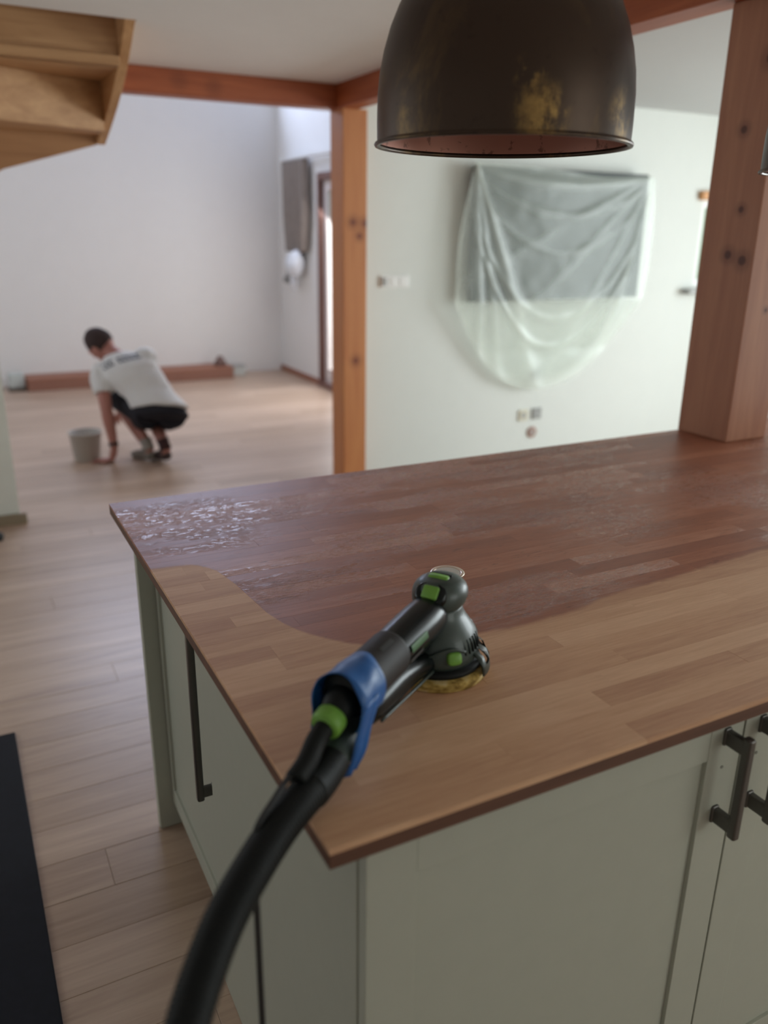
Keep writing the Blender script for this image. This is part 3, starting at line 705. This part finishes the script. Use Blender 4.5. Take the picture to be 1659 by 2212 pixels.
# ================================================================ TV UNDER PLASTIC
tv = thing('television', 'wall mounted flat television, dark screen seen through the plastic sheet', 'television', (3.77, 4.65, 1.52))
bm = bmesh.new(); bx(bm, 3.042, 4.484, 4.631, 4.674, 1.109, 1.934); mesh_obj('tv_body', bm, plain('tv_black', (.02, .024, .022), .4), tv, bevel=.006)
box('screen', (3.056, 4.470, 4.629, 4.6315, 1.128, 1.920), plain('tv_screen', (.02, .030, .026), .6), tv)
box('wall_bracket', (3.4, 4.1, 4.674, 4.7305, 1.3, 1.70), m_metal, tv)
# draped sheet
def sheet_mesh():
    bm = bmesh.new(); NX, NZ = 130, 110; lay = bm.verts.layers.float.new('fold'); rows = []
    TL, TR = (3.19, 1.975), (4.74, 1.94)
    for j in range(NZ+1):
        v = j/NZ; row = []
        for i in range(NX+1):
            u = i/NX
            sagt = 1.975+(1.94-1.975)*u - .030*math.exp(-((u-.68)/.22)**2)      # slack top edge
            # outline
            bot = .44+.66*abs(2*(u-.44)/1.12 if u > .44 else 2*(u-.44)/.88)**2.3*.98
            zt = sagt; z = zt+(bot-zt)*v
            xl = 3.19-.10*math.sin(min(1, v*1.15)*math.pi*.5)*(1-u); x = 3.19+(4.76-3.19)*u
            x += -.12*math.sin(min(1, v*1.3)*math.pi*.5)*(1-u)**2 + .04*math.sin(v*3.1)*u*u
            f = 0
            # folds fanning out of both upper corners
            for (cx, cz, s) in ((TL[0], TL[1], 1), (TR[0], TR[1], -1)):
                dx, dz = (x-cx)*s, cz-z; rr = math.hypot(dx, dz)+.02; th = math.atan2(dz, dx)
                nlines = ((1.17, .05, 1.0), (1.36, .035, .55), (1.48, .03, .7)) if s == 1 else ((.42, .04, .3), (.72, .05, .3), (1.05, .04, .35), (1.33, .04, .5))
                for t0, wd, am in nlines:
                    f += am*math.exp(-((th-t0)/(wd*(.8+.25/rr)))**2)*math.exp(-rr*.35)
            # swags between the corners
            for lv, am in ((.10, .5), (.30, .25), (.55, .22), (1.02, .35), (1.22, .5)):
                zc = 1.98-lv*(1-(2*u-1)**2*.85)-.02; f += am*math.exp(-((z-zc)/.03)**2)*min(1, (1-(2*u-1)**2)*2)
            hem = math.exp(-((1-v)/.07)**2)*1.1 + math.exp(-(min(u, 1-u)/.02)**2)*.5 + math.exp(-(v/.03)**2)*.3
            nz = noise.noise(V((x*3.2, z*3.2, .4)))*.18 + noise.noise(V((x*9, z*9, 2.4)))*.10
            onTV = 1 if z > 1.08 else max(0, 1-(1.08-z)/.35)
            y = 4.868-.0 + (1-onTV)*.055 - .016*f - .02*nz - .012
            y = min(y, 4.872 if onTV > .99 else 4.975)
            p = bm.verts.new((x*.949, y*.949, 1.55+(z-1.55)*.949)); p[lay] = max(0, min(1, f*.6+hem*.6+nz*.5+(.12 if z < 1.08 else 0)))
            row.append(p)
        rows.append(row)
    for j in range(NZ):
        for i in range(NX): bm.faces.new((rows[j][i], rows[j][i+1], rows[j+1][i+1], rows[j+1][i]))
    return bm
tag(mesh_obj('plastic_sheet', sheet_mesh(), m_sheet, smooth=True), 'translucent plastic dust sheet draped over the television and sagging below it', 'plastic sheet')
# wall plates on the living room wall
def plate(name, x, z, w_, h_, m, label, round_=False):
    bm = bmesh.new()
    if round_: lathe(bm, [(0, .0), (w_/2, .0), (w_/2, .008), (w_*.4, .012), (0, .012)], (x, 4.7308, z), 28, (0, -1, 0))
    else: bx(bm, x-w_/2, x+w_/2, 4.719, 4.7308, z-h_/2, z+h_/2)
    t = thing(name, label, 'wall socket', (x, 4.731, z)); mesh_obj('cover_plate', bm, m, t, bevel=.002)
    bm = bmesh.new(); lathe(bm, [(0, 0), (w_*.28 if not round_ else w_*.2, 0), (w_*.25 if not round_ else w_*.18, .003), (0, .003)], (x, 4.7195, z), 20, (0, -1, 0)); mesh_obj('insert', bm, m_gry, t)
    return t
plate('wall_socket', 3.606, .293, .08, .08, plain('beige_plastic', (.62, .58, .46), .5), 'beige wall socket left of the grey one below the plastic sheet')
plate('wall_socket', 3.725, .297, .08, .08, plain('grey_socket', (.30, .30, .29), .5), 'grey wall socket below the plastic sheet')
plate('wall_socket', 3.694, .160, .085, .085, plain('brown_cap', (.35, .22, .18), .6), 'round brownish wall cap just above the far edge of the worktop', True)
plate('wall_socket', 3.696, .577, .07, .07, m_gry, 'small grey wall socket glimpsed through the bottom of the plastic sheet')
t = thing('light_switch', 'white triple light switch plate on the wall right of the orange post', 'switch', (2.524, 4.731, 1.242))
box('cover_plate', (2.43, 2.638, 4.720, 4.7308, 1.204, 1.28), m_wht, t, bevel=.003)
for k in range(2): box('rocker', (2.501+k*.066, 2.555+k*.066, 4.716, 4.721, 1.214, 1.270), m_wht, t, bevel=.002)
box('thermostat_dial', (2.441, 2.474, 4.711, 4.721, 1.217, 1.267), m_gry, t, bevel=.003)

# ================================================================ SIDE WALL: curtain, rail, bagged end
bm = bmesh.new(); NX, NZ = 60, 20; rows = []
for j in range(NZ+1):
    v = j/NZ; row = []
    for i in range(NX+1):
        u = i/NX; sq = 1-.30*max(0, v-.55)**1.5*2.2
        y = 8.40+(u-.5)*.62*sq; x = 3.33+.028*math.sin(u*2*math.pi*8+v*.6)+.006*math.sin(u*40); row.append(bm.verts.new((x, y, 2.20-v*.88)))
    rows.append(row)
for j in range(NZ):
    for i in range(NX): bm.faces.new((rows[j][i], rows[j][i+1], rows[j+1][i+1], rows[j+1][i]))
cu = mesh_obj('curtain', bm, plain('curtain_taupe', (.33, .285, .255), .9, var=.2), smooth=True); cu.modifiers.new('s', 'SOLIDIFY').thickness = .004
tag(cu, 'taupe grey pleated curtain gathered beside the glazed door', 'curtain')
cr = thing('curtain_rail', 'pale curtain rail on the side wall above the glazed door', 'rail', (3.35, 7.6, 2.22))
bm = bmesh.new(); bx(bm, 3.30, 3.36, 6.3, 8.74, 2.205, 2.235); mesh_obj('rail', bm, m_wht, cr, bevel=.004)
for y in (6.5, 7.6, 8.6): box('bracket', (3.36, 3.3995, y-.015, y+.015, 2.205, 2.235), m_gry, cr)
bm = bmesh.new(); ellipsoid(bm, (3.30, 8.36, 1.21), (.085, .17, .135), u=28, v=18)
for v_ in bm.verts: v_.co += V((.02, .03, .03))*noise.noise(v_.co*9)*1.0
ellipsoid(bm, (3.32, 8.44, 1.02), (.04, .05, .09))
for v_ in bm.verts:
    if v_.co.x > 3.394: v_.co.x = 3.394
tag(mesh_obj('plastic_bag', bm, plain('bag_white', (.82, .86, .92), .25), smooth=True), 'crumpled white plastic bag tied around the bottom of the curtain', 'bag')
wl = thing('wall_hook', 'small grey fixture on the side wall left of the white bag', 'wall fixture', (3.40, 8.78, 1.05))
box('hook_plate', (3.375, 3.3995, 8.74, 8.82, .98, 1.16), m_gry, wl, bevel=.004)
bm = bmesh.new(); ellipsoid(bm, (3.355, 8.78, 1.02), (.025, .035, .035)); mesh_obj('hook_knob', bm, m_gry, wl, smooth=True)

# low wooden trunking along far wall + bits at both ends
tr_ = thing('wooden_trunking', 'long low reddish wooden casing lying along the foot of the far white wall', 'wooden casing', (1.7, 8.85, 0))
box('front_board', (.62, 2.70, 8.70, 8.72, .0005, .10), plain('casing_front', (.27, .125, .085), .6), tr_, bevel=.003)
box('top_board', (.62, 2.70, 8.70, 9.048, .1005, .118), m_lower, tr_, bevel=.003)
box('end_board', (.62, .64, 8.7205, 9.048, .0005, .10), m_lower, tr_); box('end_board', (2.68, 2.70, 8.7205, 9.048, .0005, .10), m_lower, tr_)
bm = bmesh.new(); lathe(bm, [(0, 0), (.06, 0), (.065, .01), (.06, .05), (.035, .075), (.03, .1), (0, .105)], (2.60, 8.86, .1185), 24)
tag(mesh_obj('round_knob', bm, plain('knob_brown', (.16, .09, .075), .5), smooth=True), 'round dark brown object standing on the right end of the wooden casing', 'knob')
sb = thing('socket_box', 'pale grey box on the floor by the right end of the wooden casing', 'box', (2.80, 8.86, 0))
box('box_body', (2.73, 2.87, 8.80, 8.92, .0005, .10), plain('box_pale', (.55, .58, .55), .5), sb, bevel=.008); box('box_lid', (2.725, 2.875, 8.795, 8.925, .1005, .115), m_gry, sb, bevel=.004)
sb = thing('storage_box', 'small pale grey-green box with a dark base at the left end of the wooden casing', 'box', (.53, 8.85, 0))
box('box_body', (.46, .60, 8.78, 8.92, .035, .17), plain('box_pale2', (.52, .57, .55), .5), sb, bevel=.01); box('box_base', (.45, .61, 8.77, 8.93, .0005, .035), plain('box_dark', (.12, .10, .08), .6), sb, bevel=.004)

# bucket beside the worker
bk = thing('bucket', 'pale grey translucent plastic bucket on the floor left of the kneeling worker', 'bucket', (.745, 5.90, 0))
bm = bmesh.new(); lathe(bm, [(0, .001), (.085, .001), (.088, .004), (.108, .19), (.114, .192), (.114, .20), (.105, .20), (.084, .008), (0, .006)], (.745, 5.90, 0), 40)
mesh_obj('bucket_body', bm, plain('bucket_plastic', (.50, .47, .42), .4), bk, smooth=True)
bm = bmesh.new(); tube(bm, [(.745+.112*math.cos(t), 5.90+.02, .185+.03*math.sin(t)) for t in [math.pi*i/14 for i in range(15)]], .003, 8); mesh_obj('bucket_handle', bm, m_gry, bk)
bm = bmesh.new(); lathe(bm, [(0, .10), (.096, .10), (.094, .098), (0, .095)], (.745, 5.90, 0), 30); mesh_obj('bucket_contents', bm, plain('filler_paste', (.50, .42, .33), .6), bk)

# ================================================================ PERSON
m_skin = plain('skin', (.40, .17, .13), .55, var=.08)
m_hair = plain('hair_brown', (.035, .018, .015), .8, bump=.6, bscale=300, var=.3)
m_shirt = plain('tshirt_white', (.72, .72, .70), .85, bump=.25, bscale=60, var=.03)
m_short = plain('shorts_black', (.008, .008, .014), .85, bump=.2, bscale=80, var=.2)
person = thing('person', 'person in white t-shirt and black shorts squatting on the floor, back turned', 'person', (1.15, 5.66, 0))
SU = V((.90, -.30, .30)).normalized()                      # shoulder axis, left -> right hand side in the picture
HU = V((.885, -.465, .06)).normalized()                    # hip axis
C_pel, C_bel, C_che, C_nb = V((1.215, 5.60, .345)), V((1.160, 5.69, .465)), V((1.075, 5.80, .60)), V((1.010, 5.90, .695))
HD = V((.918, 6.0, .775))
def front(U, d): return V(U).cross(V(d)).normalized()
def torso(bm, g=0.0, hem=True):
    ax = (C_nb-C_pel).normalized(); rows = []
    for c, U, ru, rv in ((C_pel, HU, .165, .125), (C_bel, HU.lerp(SU, .4), .155, .112), (C_che, SU, .172, .118), (C_che.lerp(C_nb, .6), SU, .165, .095), (C_nb+ax*.012, SU, .08, .065)):
        rows.append((c, U, front(U, ax), ru+g, rv+g))
    return rows
shL, shR = C_che.lerp(C_nb, .55)-SU*.165+V((0, 0, -.01)), C_che.lerp(C_nb, .55)+SU*.165
elL, wrL, haL = V((.885, 5.79, .385)), V((.905, 5.735, .115)), V((.893, 5.745, .035))
elR, wrR, haR = V((1.19, 6.06, .46)), V((1.08, 6.16, .30)), V((1.06, 6.19, .25))
hipL, hipR = C_pel-HU*.085, C_pel+HU*.085
knL, knR = V((1.0, 5.97, .40)), V((1.20, 6.00, .34))
anL, anR = V((1.118, 5.655, .11)), V((1.215, 5.565, .12))
# ---- body: one continuous surface
bm = bmesh.new()
loft(bm, torso(bm, -.018), 28)
neck = C_nb.lerp(HD, .45)
tube(bm, [C_nb-(C_nb-C_pel)*.08, C_nb, neck, HD], [.06, .056, .053, .055], 18)
hd = (V((-.35, .5, -.62))).normalized()                    # where the face points: down and away
hu = (V((-.55, .25, .60))); hu = (hu-hd*hu.dot(hd)).normalized(); hr = hd.cross(hu).normalized()
rotH = Matrix((hr, hd, hu)).transposed()
ellipsoid(bm, HD, (.076, .094, .105), rotH, 28, 20)
ellipsoid(bm, HD+hd*.045-hu*.06, (.05, .048, .045), rotH)          # jaw
ellipsoid(bm, HD+hd*.095-hu*.012, (.014, .022, .022), rotH, 12, 8) # nose
ellipsoid(bm, HD+hd*.086+hu*.016, (.05, .012, .012), rotH, 12, 8)  # brow
for s_ in (1, -1): ellipsoid(bm, HD+hr*s_*.078-hu*.01, (.012, .022, .033), rotH, 12, 8)
def limb(pts, rad, n_=16):
    P = bez(pts, 5); N_ = len(P)-1; R_ = []
    for i in range(N_+1):
        t = i/N_*(len(rad)-1); k = min(int(t), len(rad)-2); R_.append(rad[k]*(1-(t-k))+rad[k+1]*(t-k))
    tube(bm, P, R_, n_)
limb([shL+SU*.04, shL, shL.lerp(elL, .5), elL, elL.lerp(wrL, .35), wrL, haL+V((0, 0, .01))], [.05, .056, .048, .041, .042, .027, .026])
limb([shR-SU*.04, shR, shR.lerp(elR, .5), elR, elR.lerp(wrR, .35), wrR, haR], [.05, .056, .048, .041, .042, .027, .026])
for hip, kn, an in ((hipL, knL, anL), (hipR, knR, anR)):
    limb([hip, hip.lerp(kn, .4), kn, kn.lerp(an, .3), kn.lerp(an, .65), an, an-V((0, 0, .05))], [.09, .08, .060, .058, .046, .035, .034])
# hands: palm + five fingers each, left one flat on the floor
def hand(c, fwd, palm_dn, flat):
    f = V(fwd).normalized(); dn = V(palm_dn).normalized(); sd_ = f.cross(dn).normalized()
    loft(bm, [(c-f*.01, sd_, dn, .028, .020), (c+f*.03, sd_, dn, .038, .017), (c+f*.075, sd_, dn, .040, .014), (c+f*.085, sd_, dn, .036, .011)], 16)
    for k, (o_, L_) in enumerate(((-.029, .058), (-.010, .072), (.010, .077), (.029, .068))):
        b0 = c+f*.072+sd_*o_; sp_ = (f+sd_*(o_*6)).normalized()
        limb([b0, b0+sp_*L_*.5-dn*.004, b0+sp_*L_*.8+dn*(0.002 if flat else .012), b0+sp_*L_+dn*(.004 if flat else .03)], [.0105, .0098, .009, .0075], 10)
    b0 = c+f*.02+sd_*.030; limb([b0, b0+sd_*.028+f*.024, b0+sd_*.036+f*.052], [.014, .0115, .009], 10)
hand(haL+V((0, 0, -.012)), (-.75, .35, -.10), (-.1, 0, -1), True)
hand(haR, (-.3, .6, -.5), (.2, -.3, -.8), False)
body = mesh_obj('body', bm, m_skin, person); remesh(body, .0068, 3)
# ---- hair
bm = bmesh.new(); ellipsoid(bm, HD-hd*.012+hu*.012, (.083, .098, .108), rotH, 36, 26)
bmesh.ops.delete(bm, geom=[v_ for v_ in bm.verts if ((v_.co-HD).dot(hu) < -.045+max(0, (v_.co-HD).dot(hd))*1.3) or ((v_.co-HD).dot(hd) > .055)], context='VERTS')
for v_ in bm.verts: v_.co += (v_.co-HD).normalized()*.006*noise.noise(v_.co*60)
h_ = mesh_obj('hair', bm, m_hair, person, smooth=True); h_.modifiers.new('s', 'SOLIDIFY').thickness = .008
# ---- t-shirt
bm = bmesh.new()
ax = (C_nb-C_pel).normalized(); R_ = torso(bm, .012)
hemc = C_pel+V((-.005, .01, .035)); R_[0] = (hemc, HU, front(HU, ax), .195, .140)
loft(bm, [(hemc-ax*.01, HU, front(HU, ax), .196, .142)]+R_, 32)
limb([shL+SU*.05, shL, shL.lerp(elL, .35), shL.lerp(elL, .60)], [.066, .073, .070, .068], 20)
limb([shR-SU*.05, shR, shR.lerp(elR, .35), shR.lerp(elR, .60)], [.066, .073, .070, .068], 20)
shirt = mesh_obj('t_shirt', bm, m_shirt, person); remesh(shirt, .010, 5)
for v_ in shirt.data.vertices:   # loose cloth wrinkles
    co = v_.co; n_ = noise.noise(V((co.x*9, co.y*9, co.z*16)))*.008; v_.co += v_.normal*n_
# ---- dark lettering across the upper back
bk_n = -front(SU, ax)
if bk_n.dot(V((0, -1, .4))) < 0: bk_n = -bk_n
from mathutils.bvhtree import BVHTree
sb_ = bmesh.new(); sb_.from_mesh(shirt.data); tree = BVHTree.FromBMesh(sb_)
bm = bmesh.new(); random.seed(3); upb = ax
base_c = C_che.lerp(C_nb, .50)
for k in range(9):
    if k == 3: continue
    x0 = -.130+k*.030
    for part in range(3):
        pa = [(x0, -.028), (x0+.009, -.028), (x0+.009, .028), (x0, .028)] if part == 0 else [(x0+.009, .014-.040*(part-1)), (x0+.024, .014-.040*(part-1)), (x0+.024, .026-.040*(part-1)), (x0+.009, .026-.040*(part-1))]
        vs = []
        for a_, b_ in pa:
            o_ = base_c+SU*a_+upb*b_+bk_n*.4; hit = tree.ray_cast(o_, -bk_n)
            if hit[0] is None: break
            vs.append(bm.verts.new(hit[0]+bk_n*.003))
        if len(vs) == 4: bm.faces.new(vs)
lt = mesh_obj('shirt_lettering', bm, plain('print_navy', (.015, .025, .06), .8), person); lt['label'] = 'dark blue lettering across the shoulders'
sb_.free()
# ---- shorts
bm = bmesh.new()
loft(bm, [(C_pel-ax*.055, HU, front(HU, ax), .135, .11), (C_pel-ax*.03, HU, front(HU, ax), .172, .135), (C_pel+ax*.02, HU, front(HU, ax), .180, .136), (C_pel+ax*.075, HU, front(HU, ax), .172, .128)], 28)
for hip, kn in ((hipL, knL), (hipR, knR)):
    limb([hip, hip.lerp(kn, .35), hip.lerp(kn, .75), hip.lerp(kn, .98)], [.100, .098, .086, .082], 20)
    limb([hip+V((0, 0, -.02)), hip.lerp(kn, .4)+V((.02, -.02, -.07))], [.09, .085], 16)
sh_ = mesh_obj('shorts', bm, m_short, person); remesh(sh_, .010, 5)
# ---- shoes, socks, watch
def shoe(an, toe_dir, heel_up, m, sock):
    f = V(toe_dir); f.z = 0; f.normalize(); sd_ = f.cross(V((0, 0, 1)))
    ball = an+f*.12; ball.z = .022; toe = an+f*.185; toe.z = .022; heel = an-f*.035+V((0, 0, -.055 if heel_up else -.07))
    heel.z = max(heel.z, .03)
    bm = bmesh.new()
    u_ = (ball-heel).normalized(); w_ = sd_.cross(u_).normalized()
    loft(bm, [(heel-u_*.012, sd_, w_, .022, .020), (heel+u_*.01, sd_, w_, .034, .034), (heel.lerp(ball, .4)+V((0, 0, .012)), sd_, w_, .036, .044), (ball+V((0, 0, .012)), sd_, V((0, 0, 1)), .046, .030), (toe+V((0, 0, .006)), sd_, V((0, 0, 1)), .038, .022), (toe+f*.022, sd_, V((0, 0, 1)), .018, .012)], 20)
    limb_b = bmesh.new()
    s1 = mesh_obj('shoe', bm, m, person, smooth=True, sub=1)
    bm2 = bmesh.new(); loft(bm2, [(heel-u_*.01-w_*.026, sd_, u_, .034, .02), (heel-u_*.01-w_*.036, sd_, u_, .036, .022)], 16)
    limb_b.free(); bm2.free()
    bm3 = bmesh.new(); tube(bm3, [heel.lerp(ball, .25)+w_*.02, an, an+(V((0, 0, .05)) if not heel_up else V((-.01, .02, .05)))], [.036, .042, .046], 16)
    mesh_obj('sock', bm3, sock, person, smooth=True)
m_shoeL = plain('shoe_grey', (.20, .18, .155), .7, var=.3); m_shoeR = plain('shoe_dark', (.045, .025, .022), .7, var=.3)
shoe(anL, (-.35, .94, 0), True, m_shoeL, plain('sock_grey', (.32, .30, .27), .9))
shoe(anR, (-.25, .96, 0), True, m_shoeR, plain('sock_dark', (.05, .02, .02), .9))
bm = bmesh.new(); tube(bm, [wrL.lerp(elL, .02), wrL.lerp(elL, .10)], [.032, .034], 20); mesh_obj('wristband', bm, plain('band_black', (.012, .012, .014), .6), person, smooth=True)
